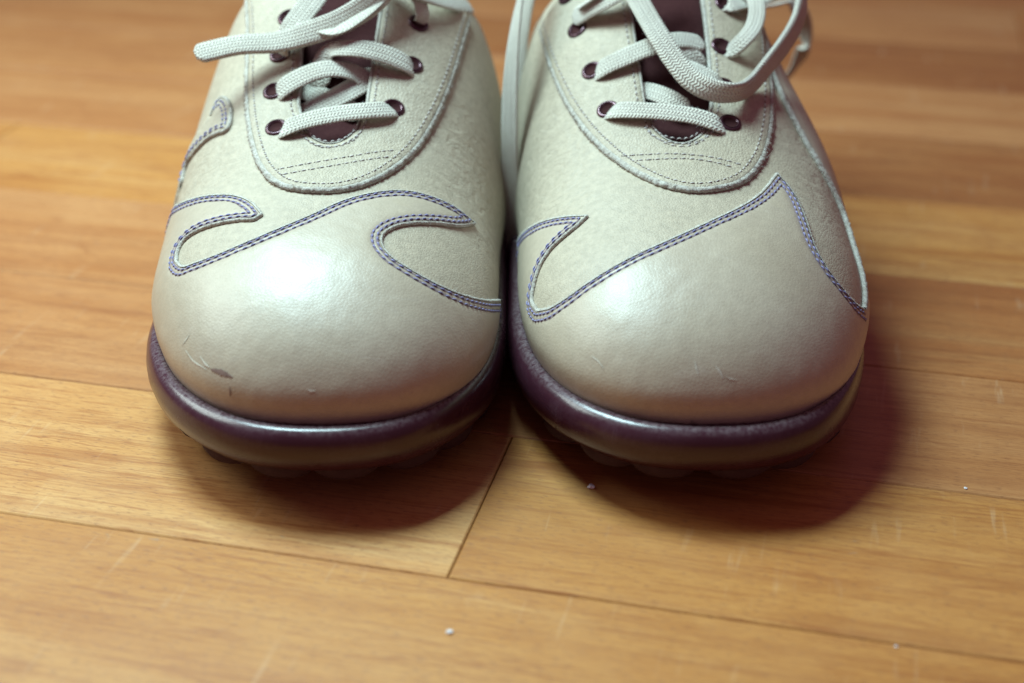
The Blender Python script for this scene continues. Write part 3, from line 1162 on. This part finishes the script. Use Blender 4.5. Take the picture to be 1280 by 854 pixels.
def eyelet(sh, px, py, r=0.300, tube=0.088):
    q = sh.pix(px, py)
    P, N = sh.at([q[0]], [q[1]], 0.155)
    P, N = P[0], N[0]
    z = Vector(N)
    x = z.orthogonal().normalized()
    y = z.cross(x)
    V, F = [], []
    nu, nv = 32, 10
    for u in range(nu):
        a = 2 * math.pi * u / nu
        for v in range(nv):
            b = 2 * math.pi * v / nv
            rr = r + tube * math.cos(b)
            p = x * (rr * math.cos(a)) + y * (rr * math.sin(a)) + z * (tube * 0.85 * math.sin(b))
            V.append(tuple(p))
    for u in range(nu):
        for v in range(nv):
            F.append((u * nv + v, ((u + 1) % nu) * nv + v, ((u + 1) % nu) * nv + (v + 1) % nv, u * nv + (v + 1) % nv))
    o = link('eyelet', V, F, M['eyelet'], sh.root)
    o.location = tuple(P / 100)
    # the barrel, and a dark disc coloured as the shade of the uncut hole
    V, F = [], []
    for (rr, zz) in ((r - 0.02, 0.03), (r - 0.05, -0.02), (r - 0.06, -0.04), (0.0001, -0.045)):
        for u in range(24):
            a = 2 * math.pi * u / 24
            V.append(tuple(x * (rr * math.cos(a)) + y * (rr * math.sin(a)) + z * (zz + 0.06)))
    for k in range(3):
        for u in range(24):
            F.append((k * 24 + u, k * 24 + (u + 1) % 24, (k + 1) * 24 + (u + 1) % 24, (k + 1) * 24 + u))
    link('mouth', V, F, M['dark'], o)
    return q


def lace(sh, pts, width=0.66, th=0.13, name='lace', taper_end=(False, False), fuzz=1.0):
    """pts: (px, py, lift_cm, twist_deg[, depthY]) - on the leather + lift, or at a given distance Y when depthY is given"""
    C, Nn, tw = [], [], []
    for p in pts:
        px, py, lift, twist = p[:4]
        q = None
        if len(p) < 5:
            q = sh.pix(px, py)
        if q is not None:
            P, N = sh.at([q[0]], [q[1]], 0)
            d = ray_dir(px, py)
            d = d / np.linalg.norm(d)
            cosn = max(0.25, -float(d @ N[0]))
            pos = P[0] - d * (lift / cosn)       # slide back along the sight line so that it clears the leather
            C.append(pos)
            Nn.append(N[0])
        else:
            d = ray_dir(px, py)
            w = np.array([0, 0, CAMH]) + d * ((p[4] if len(p) > 4 else 50.0) / d[1])
            C.append(w - np.array([sh.cx, sh.y0, 0]))
            Nn.append(np.array([0, -0.45, 0.9]))
        tw.append(math.radians(twist))
    C = np.array(C)
    data = np.c_[C, np.array(Nn), np.array(tw)]
    c = catmull(data, 14)
    c3 = resample(c, 1)  # placeholder, replaced below
    L = np.r_[0, np.cumsum(np.linalg.norm(np.diff(c[:, :3], axis=0), axis=1))]
    n = int(L[-1] / 0.05) + 2
    t = np.linspace(0, L[-1], n)
    c = np.stack([np.interp(t, L, c[:, k]) for k in range(7)], 1)
    P, N, TW = c[:, :3], c[:, 3:6], c[:, 6]
    T = np.gradient(P, axis=0)
    T /= np.linalg.norm(T, axis=1, keepdims=True)
    N = N - np.sum(N * T, 1, keepdims=True) * T
    N /= np.maximum(np.linalg.norm(N, axis=1, keepdims=True), 1e-6)
    Bn = np.cross(T, N)
    ct, st = np.cos(TW)[:, None], np.sin(TW)[:, None]
    N2 = N * ct + Bn * st
    B2 = -N * st + Bn * ct
    # flat oval section with a slightly thicker selvedge
    sec = []
    K = 22
    for k in range(K):
        a = 2 * math.pi * k / K
        x = math.copysign(abs(math.cos(a)) ** 0.75, math.cos(a))
        z = math.copysign(abs(math.sin(a)) ** 0.8, math.sin(a))
        edge = 1.0 + 0.18 * math.exp(-((abs(x) - 0.82) / 0.12) ** 2)
        sec.append((x, z * edge))
    V, UV = [], []
    for i in range(n):
        wob = 1 + 0.035 * noise.noise(Vector((t[i] * 1.7, sh.cx, P[i][2])))
        de = min(t[i], t[-1] - t[i]) / 0.28
        tp = 1.0 if de >= 1 else max(0.45, math.sqrt(max(0.0, 1 - (1 - de) ** 2)))
        for k, (x, z) in enumerate(sec):
            rip = 0.010 * math.sin(t[i] * 2 * math.pi / 0.23 + (1.6 if x > 0 else 0)) * (abs(x) > 0.8)
            ww = x * width / 2 * wob * tp + math.copysign(rip, x)
            V.append(P[i] + B2[i] * ww + N2[i] * z * th / 2 * tp)
            UV.append((t[i] * 10, (ww if z >= 0 else ww + 20) * 10 + 100))
    F = []
    for i in range(n - 1):
        for k in range(K):
            j = (k + 1) % K
            F.append((i * K + k, i * K + j, (i + 1) * K + j, (i + 1) * K + k))
    F.append(tuple(range(K))[::-1])
    F.append(tuple((n - 1) * K + k for k in range(K)))
    o = link(name, V, F, M['lace'], sh.root, uv=UV)
    bm = bmesh.new()
    bm.from_mesh(o.data)
    bmesh.ops.recalc_face_normals(bm, faces=bm.faces)
    bm.to_mesh(o.data)
    bm.free()
    # fluff
    HV, HF = [], []
    V = np.array(V)
    for _ in range(int(L[-1] * 60 * fuzz)):
        i = random.randrange(n)
        k = random.randrange(K)
        x, z = sec[k]
        d = B2[i] * x * 0.9 + N2[i] * z + T[i] * random.uniform(-1.2, 1.2)
        d /= np.linalg.norm(d)
        hair(HV, HF, V[i * K + k], d, random.uniform(0.02, 0.095), 0.0022)
    if HV:
        link('lace_fluff', HV, HF, M['fibre'], o, stuff=True)
    return o


def facing_piece(sh, outer_px, thick=0.15, s_top=17.5):
    outer = sh.line(outer_px, 10, 0.05)
    Yt = sh.Yof(s_top)
    sv = np.r_[9.75 + 0.7 * np.linspace(0, 1, 20) ** 2, np.linspace(10.45, s_top, 70)[1:]]
    gr = np.array([(float(gap_half(a)), sh.Yof(a)) for a in sv])
    gl = gr * np.array([-1, 1])
    gap = np.vstack([gr[::-1], gl[1:]])         # right top -> throat bottom -> left top
    # let outer run to the top line
    ys0, ys1 = outer[0], outer[-1]
    a = np.array([[ys0[0] - 0.0, Yt]]) if ys0[1] < Yt else np.zeros((0, 2))
    b = np.array([[ys1[0] + 0.0, Yt]]) if ys1[1] < Yt else np.zeros((0, 2))
    outer = outer[outer[:, 1] < Yt - 0.05]
    full = np.vstack([a, outer, b]) if len(a) and len(b) else np.vstack([[[outer[0][0], Yt]], outer, [[outer[-1][0], Yt]]])
    full = resample(full, 0.06)
    topr = np.array([full[-1] * (1 - t) + gap[0] * t for t in np.linspace(0.05, 0.95, 14)])
    topl = np.array([gap[-1] * (1 - t) + full[0] * t for t in np.linspace(0.05, 0.95, 14)])
    gap_r = resample(gap, 0.06)
    poly = edge_dedupe(np.vstack([full, topr, gap_r, topl]), 0.015)
    return poly, full, gap_r


def mark(sh, pts_px, width, mat, name, parent, off, label=None):
    ln = sh.line(pts_px, 8, 0.04)
    tn = np.gradient(ln, axis=0)
    tn /= np.maximum(np.linalg.norm(tn, axis=1, keepdims=True), 1e-9)
    nr = np.stack([-tn[:, 1], tn[:, 0]], 1)
    m = len(ln)
    w = width * np.sin(np.linspace(0.15, math.pi - 0.15, m)) * (1 + 0.12 * rng.normal(0, 1, m))
    rows = []
    for o, h in ((-0.5, 0.0), (0, 0.006), (0.5, 0.0)):
        q = ln + nr * (o * w)[:, None]
        rows.append(sh.at(q[:, 0], q[:, 1], off + h)[0])
    F = [(k * m + i, (k + 1) * m + i, (k + 1) * m + i + 1, k * m + i + 1) for k in range(2) for i in range(m - 1)]
    return link(name, np.vstack(rows), F, mat, parent)


# ================================================================== LEFT SHOE OF THE PHOTO
A = Shoe(-5.92, 36.0, -0.02, 0.45, 1)
ra = build_base(A, "left cream shoe with two curling violet-stitched waves on its toe, lace end poking out left")

wave = [(192, 292), (197, 285), (207, 270), (226, 257), (255, 248), (285, 246), (305, 250), (318, 258), (328, 270),
        (318, 276), (300, 277), (275, 281), (250, 289), (233, 300), (224, 314), (222, 328), (230, 335), (245, 331),
        (275, 320), (310, 305), (350, 288), (390, 271), (430, 253), (470, 243), (505, 241), (535, 247), (565, 260), (592, 281),
        (575, 284), (545, 281), (515, 281), (492, 286), (478, 296), (477, 308), (488, 323), (510, 338), (540, 355), (575, 370), (605, 377), (627, 376)]
# cusps at the tips: build the curve from pieces so the hook points stay sharp
cut = [(0, 9), (8, 16), (15, 28), (27, 40)]
edge = np.vstack([A.line(wave[a:b], 8, 0.05) for a, b in cut])
edge = edge_dedupe(edge, 0.02)
poly, full = cap_piece(A, edge, 0.6, 0.2)
TH = 0.11
cap = overlay(A, 'toe_cap', poly, full, TH, M['cap'], ra, grooves=(0.13, 0.29))
inside = A.pix(400, 400)
sd = side_of(edge[len(edge) // 2 - 30:len(edge) // 2 + 30], inside)
raw_edge(A, full, TH, cap, width=0.045, outward=-sd, rough=0.011)
l1, l2 = offset_line(full, 0.13, sd), offset_line(full, 0.29, sd)
seam_shade(A, l1 + l2, TH, cap)
stitches(A, l1 + l2, TH - 0.004, cap, M['thread_violet'], holes=False)

fac_px = [(296, -120), (304, -60), (311, 0), (312, 60), (310, 120), (315, 172), (328, 212), (352, 234), (400, 241), (440, 237),
          (480, 221), (515, 193), (540, 155), (560, 108), (575, 58), (588, 10), (600, -50), (608, -110)]
poly, fe, ge = facing_piece(A, fac_px)
FT = 0.16
fac = overlay(A, 'facing', poly, np.vstack([fe, ge]), FT, M['facing'], ra, grooves=())
sdf = side_of(fe, A.pix(405, 205))
raw_edge(A, fe, FT, fac, width=0.095, outward=-sdf, rough=0.028)
sdg = -side_of(ge, (0, A.Yof(13)))
raw_edge(A, ge, FT, fac, width=0.05, outward=-sdg, rough=0.008, fuzz=False)
stitches(A, offset_line(fe, 0.27, sdf), FT, fac, M['thread_grey'], pitch=0.27, length=0.18, r=0.026)
stitches(A, offset_line(ge, 0.22, sdg)[:1], FT, fac, M['thread_grey'], pitch=0.27, length=0.19, r=0.028)
for pl in ([(348, 217), (385, 210), (430, 202), (470, 195), (498, 192)], [(352, 224), (390, 217), (435, 209), (475, 202), (492, 200)]):
    stitches(A, [A.line(pl, 8, 0.04)], FT, fac, M['thread_grey'], pitch=0.27, length=0.2, r=0.024)
# half-round tab stitched at the foot of the throat
for pl in ([(384, 163), (390, 173), (405, 181), (420, 181), (437, 174), (446, 162)], [(378, 166), (385, 180), (402, 189), (422, 188), (442, 180), (454, 165)]):
    stitches(A, [A.line(pl, 8, 0.04)], FT, fac, M['thread_grey'], pitch=0.22, length=0.17, r=0.026)

EY_A = [(347, 164), (491, 139), (344, 118), (514, 85), (352, 72), (521, 33), (362, 26), (545, -14)]
for e in EY_A:
    eyelet(A, *e)

# side quarter with its own small wave, at the outer side of the left shoe
qpx = [(266, 146), (271, 130), (280, 122), (288, 130), (290, 148), (286, 165), (272, 168), (258, 177), (243, 193), (230, 213), (219, 237)]
qe = A.line(qpx, 8, 0.05)
qe = resample(relax(qe, 9, 2), 0.05)
close = [(-0.97 * float(A.Aof(Y)), Y) for Y in np.linspace(qe[-1][1] + 0.4, qe[0][1] + 0.8, 40)]
pq_ = edge_dedupe(np.vstack([qe, close]), 0.015)
qt = overlay(A, 'quarter', pq_, qe, 0.12, M['vamp'], ra)
sq = side_of(qe, (qe[len(qe) // 2][0] - 1.0, qe[len(qe) // 2][1] + 0.8))
raw_edge(A, qe, 0.12, qt, width=0.05, outward=-sq)
seam_shade(A, offset_line(qe, 0.15, sq), 0.12, qt, 0.08)
stitches(A, offset_line(qe, 0.15, sq) + offset_line(qe, 0.28, sq), 0.125, qt, M['thread_violet'], holes=False)

mark(A, [(267, 462), (278, 465), (294, 472)], 0.11, M['scuff'], 'scuff_mark', cap, TH + 0.012)
mark(A, [(290, 482), (291, 488), (291, 494)], 0.06, M['scuff'], 'scuff_mark', cap, TH + 0.012)

for pl, w_ in (([(236, 438), (246, 452), (262, 462)], 0.04), ([(254, 446), (260, 455), (266, 460)], 0.05), ([(384, 486), (389, 489), (395, 488)], 0.05), ([(232, 432), (238, 424), (242, 418)], 0.03)):
    mark(A, pl, w_, M['pale_scuff'], 'pale_scuff', cap, TH + 0.010)
# laces of the left shoe
lace(A, [(350, 168, 0.05, 0), (358, 160, 0.34, 0), (385, 150, 0.44, 0), (425, 142, 0.46, 0), (465, 138, 0.44, 0), (484, 137, 0.30, 0), (496, 140, -0.15, 0)], width=0.71)
lace(A, [(346, 123, 0.0, 0), (352, 112, 0.30, 4), (375, 97, 0.45, 6), (410, 86, 0.45, 0), (445, 92, 0.1, 0), (470, 112, -0.25, 0)], width=0.74)
lace(A, [(519, 92, -0.05, 0), (508, 80, 0.36, -4), (478, 67, 0.62, -6), (440, 60, 0.72, 0), (412, 64, 0.45, 4), (402, 84, 0.05, 0), (398, 110, -0.3, 0)], width=0.76)
# crossing under the first bar
lace(A, [(372, 146, -0.35, 0), (400, 132, -0.22, 0), (428, 118, -0.12, 0), (452, 104, -0.08, 0), (474, 90, -0.3, 0)], width=0.85, fuzz=0.4)
lace(A, [(374, 108, -0.35, 0), (398, 120, -0.30, 0), (425, 132, -0.26, 0), (452, 146, -0.3, 0)], width=0.85, fuzz=0.4)
# loose end poking out to the left
lace(A, [(244, 69, 0, 5, 48.6), (262, 64, 0, 5, 48.8), (300, 56, 0, 5, 49.0), (345, 53, 0, 8, 49.2), (385, 42, 0, 22, 49.4), (430, 25, 0, 35, 49.7), (470, -2, 0, 45, 50.2), (500, -40, 0, 50, 51.0), (520, -80, 0, 50, 52.0)], width=0.85, th=0.24)
# wide lace running up to the knot
lace(A, [(352, 70, 0.1, 0), (352, 55, 0.5, 0), (364, 36, 0.8, 8), (385, 8, 0.9, 12), (410, -25, 1.0, 10), (440, -60, 1.0, 0)], width=0.85)
lace(A, [(395, 30, 0.5, -10), (420, 38, 0.9, -20), (450, 20, 1.1, -25), (478, -10, 1.1, -20), (500, -50, 1.0, 0)], width=0.75)
lace(A, [(522, 36, -0.1, 0), (528, 22, 0.35, 0), (524, 2, 0.6, 0), (500, -20, 0.8, 0), (470, -40, 0.9, 0)], width=0.55)
lace(A, [(588, 8, 0.10, 0), (566, 5, 0.3, 0), (540, -2, 0.6, 0), (500, -14, 0.9, 0), (460, -30, 1.1, 0)], width=0.6)

# ================================================================== RIGHT SHOE OF THE PHOTO
B = Shoe(5.86, 36.0, -0.34, -0.20, -1)
rb = build_base(B, "right cream shoe with one tall pointed violet-stitched wave, loose lace loop at its right side")
wave = [(641, 325), (646, 312), (655, 294), (672, 282), (700, 274), (735, 272),
        (722, 284), (705, 298), (688, 315), (676, 335), (669, 358), (667, 378), (674, 389),
        (690, 386), (712, 373), (745, 350), (790, 324), (840, 301), (890, 278), (930, 258), (952, 242), (970, 219),
        (985, 236), (997, 255), (1007, 280), (1017, 310), (1032, 338), (1050, 362), (1067, 381), (1077, 388),
        (1079, 368), (1075, 335), (1066, 301), (1052, 264), (1034, 230), (1012, 198), (996, 160), (978, 130), (962, 95), (955, 60), (948, 10), (940, -60)]
cut = [(0, 6), (5, 13), (12, 22), (21, 30), (29, 42)]
parts = [B.line(wave[a:b], 8, 0.05) for a, b in cut]
tail = parts[4][8:]
parts[4] = resample(np.vstack([parts[4][:1], relax(resample(tail, 0.05), 41, 3)]), 0.05)
edge = edge_dedupe(np.vstack(parts), 0.02)
poly, full = cap_piece(B, edge, 0.6, 0.3)
cap = overlay(B, 'toe_cap', poly, full, TH, M['cap'], rb, grooves=(0.13, 0.29))
mid = parts[2]
sd = side_of(mid, B.pix(860, 400))
raw_edge(B, full, TH, cap, width=0.05, outward=-sd, rough=0.012)
fl = np.vstack(parts[:4])
fl = edge_dedupe(fl, 0.02)
l1, l2 = offset_line(fl, 0.13, sd), offset_line(fl, 0.29, sd)
seam_shade(B, l1 + l2, TH, cap)
stitches(B, l1 + l2, TH - 0.004, cap, M['thread_violet'], holes=False)
raw_edge(B, parts[4], 0.16, cap, width=0.09, outward=-sd, rough=0.02, base_off=0.0)

fac_px = [(655, -110), (664, -50), (671, 0), (680, 45), (695, 95), (715, 138), (742, 175), (778, 207), (820, 230), (860, 240), (900, 238),
          (932, 226), (952, 200), (961, 165), (963, 125), (958, 80), (950, 30), (940, -30), (930, -100)]
poly, fe, ge = facing_piece(B, fac_px)
fac = overlay(B, 'facing', poly, np.vstack([fe, ge]), FT, M['facing'], rb)
sdf = side_of(fe, B.pix(845, 210))
raw_edge(B, fe, FT, fac, width=0.095, outward=-sdf, rough=0.028)
sdg = -side_of(ge, (0, B.Yof(13)))
raw_edge(B, ge, FT, fac, width=0.05, outward=-sdg, rough=0.008, fuzz=False)
stitches(B, offset_line(fe, 0.27, sdf), FT, fac, M['thread_grey'], pitch=0.27, length=0.18, r=0.026)
stitches(B, offset_line(ge, 0.22, sdg)[:1], FT, fac, M['thread_grey'], pitch=0.27, length=0.19, r=0.028)
for pl in ([(777, 200), (815, 198), (855, 198), (895, 203), (930, 213)], [(796, 206), (830, 204), (865, 204), (895, 209), (922, 217)]):
    stitches(B, [B.line(pl, 8, 0.04)], FT, fac, M['thread_grey'], pitch=0.27, length=0.2, r=0.024)
for pl in ([(814, 160), (822, 170), (838, 177), (856, 178), (870, 172), (878, 162)], [(805, 162), (815, 174), (832, 182), (858, 185), (878, 178), (886, 165)]):
    stitches(B, [B.line(pl, 8, 0.04)], FT, fac, M['thread_grey'], pitch=0.22, length=0.17, r=0.026)
EY_B = [(761, 141), (911, 158), (742, 92), (903, 112), (724, 40), (900, 62), (712, -2), (903, 10)]
for e in EY_B:
    eyelet(B, *e)

for pl, w_ in (([(893, 458), (899, 466), (903, 474)], 0.045), ([(868, 452), (870, 462), (873, 471)], 0.03), ([(905, 470), (911, 474), (918, 475)], 0.03), ([(742, 446), (750, 452), (757, 461)], 0.03)):
    mark(B, pl, w_, M['pale_scuff'], 'pale_scuff', cap, TH + 0.010)
lace(B, [(757, 144, -0.12, 0), (770, 138, 0.34, 0), (800, 138, 0.44, 0), (840, 141, 0.46, 0), (875, 147, 0.42, 0), (898, 156, 0.28, 0), (908, 166, -0.15, 0)], width=0.71)
lace(B, [(742, 97, -0.05, 0), (752, 86, 0.32, 2), (780, 72, 0.46, 4), (815, 58, 0.50, 4), (850, 50, 0.35, 0), (880, 55, 0.05, 0)], width=0.74)
lace(B, [(826, 72, 0.2, 0), (850, 62, 0.25, 0), (866, 72, 0.1, 0), (876, 90, -0.2, 0)], width=0.76)
lace(B, [(850, 80, 0.2, 0), (872, 90, 0.42, 0), (895, 102, 0.42, 0), (910, 113, 0.0, 0)], width=0.71)
lace(B, [(795, 112, -0.2, 0), (815, 115, -0.05, 0), (838, 124, 0.05, 0), (860, 138, -0.05, 0)], width=0.75, fuzz=0.5)
# the wide lace coming down from the knot and swinging out into the loop on the right
lace(B, [(770, -70, 1.3, 0), (788, -20, 1.2, 0), (806, 15, 1.1, 0), (828, 52, 1.05, 0), (848, 82, 0.95, 10), (866, 101, 0.85, 30), (890, 113, 0.80, 60), (916, 116, 0.80, 76), (938, 107, 0, 78, 48.0),
         (958, 84, 0, 72, 48.7), (980, 56, 0, 68, 49.7), (996, 28, 0, 65, 50.7), (1002, 0, 0, 60, 51.6), (994, -28, 0, 60, 52.6), (960, -50, 0, 60, 53.6), (900, -70, 0, 40, 54.5)], width=0.74, th=0.26)
lace(B, [(716, 24, 0.35, 20), (735, 12, 0.6, 20), (765, -4, 0.9, 10), (800, -24, 1.1, 0), (840, -50, 1.2, 0)], width=0.72)
lace(B, [(724, 10, 0.6, -30), (750, -8, 0.9, -30), (790, -40, 1.2, 0)], width=0.6)
# lace ends at the outer eyelets
lace(B, [(902, 70, -0.1, 0), (914, 64, 0.25, 0), (928, 52, 0, 0, 49.7), (942, 34, 0, 0, 50.4), (946, 8, 0, 0, 51.4), (934, -14, 0, 0, 52.4), (900, -35, 0, 0, 53.2)], width=0.60, th=0.22)
lace(B, [(900, 14, -0.1, 0), (914, 7, 0.3, 0), (934, 4, 0, 0, 52.4), (955, -2, 0, 0, 53.2), (985, -14, 0, 0, 54.5)], width=0.6)
lace(B, [(985, 2, 0, 0, 60.0), (1004, 22, 0, 80, 60.5), (1006, 55, 0, 85, 61.0), (994, 82, 0, 85, 61.5), (976, 106, 0, 80, 61.5), (962, 122, 0, 80, 61.2)], width=0.6, fuzz=0.3)
lace(B, [(985, 2, 0, 30, 60.0), (955, 8, 0, 30, 58), (925, 6, 0, 20, 57), (900, -4, 0, 0, 56)], width=0.6, fuzz=0.3)
# two ends hanging down between the shoes
lace(B, [(668, -60, 0, 60, 54), (652, -10, 0, 70, 52.5), (644, 35, 0, 60, 51.6), (639, 85, 0, 50, 51.0), (637, 130, 0, 45, 50.6), (637, 175, 0, 45, 50.3), (638, 225, 0, 45, 50.2), (640, 300, 0, 45, 50.2), (641, 380, 0, 45, 50.4)], width=0.8, fuzz=0.4)
lace(B, [(676, -50, 0, 20, 55.5), (661, 0, 0, 20, 55), (654, 40, 0, 20, 54.6), (649, 90, 0, 20, 54.2), (645, 150, 0, 20, 54.0), (643, 260, 0, 20, 54.0)], width=0.5, fuzz=0.2)


# ------------------------------------------------------------------ crumbs on the floor
def crumb(px, py, r, label):
    d = ray_dir(px, py)
    t = -CAMH / d[2]
    w = d * t
    bm = bmesh.new()
    bmesh.ops.create_icosphere(bm, subdivisions=2, radius=r)
    for v in bm.verts:
        k = 1 + 0.5 * noise.noise(v.co * (1.3 / r) + Vector((px, 0, 0)))
        v.co = Vector((v.co.x * k * 1.2, v.co.y * k, v.co.z * k * 0.6))
    me = bpy.data.meshes.new('crumb')
    bm.to_mesh(me)
    bm.free()
    me.transform(Matrix.Scale(0.01, 4))
    me.materials.append(M['crumb'])
    o = bpy.data.objects.new('crumb', me)
    COL.objects.link(o)
    o.location = (w[0] / 100, w[1] / 100, r * 0.5 / 100)
    o["label"] = label
    o["category"] = "crumb"
    o["group"] = "crumbs on the floor"


crumb(739, 610, 0.10, "larger pale crumb on the floor in front of the right shoe")
crumb(1207, 611, 0.045, "tiny pale speck of dust on the floor at the right edge of the photo")
crumb(1120, 809, 0.04, "tiny pale speck of dust on the floor near the bottom right corner")
crumb(562, 791, 0.075, "small white crumb on the floorboard at the bottom of the photo")
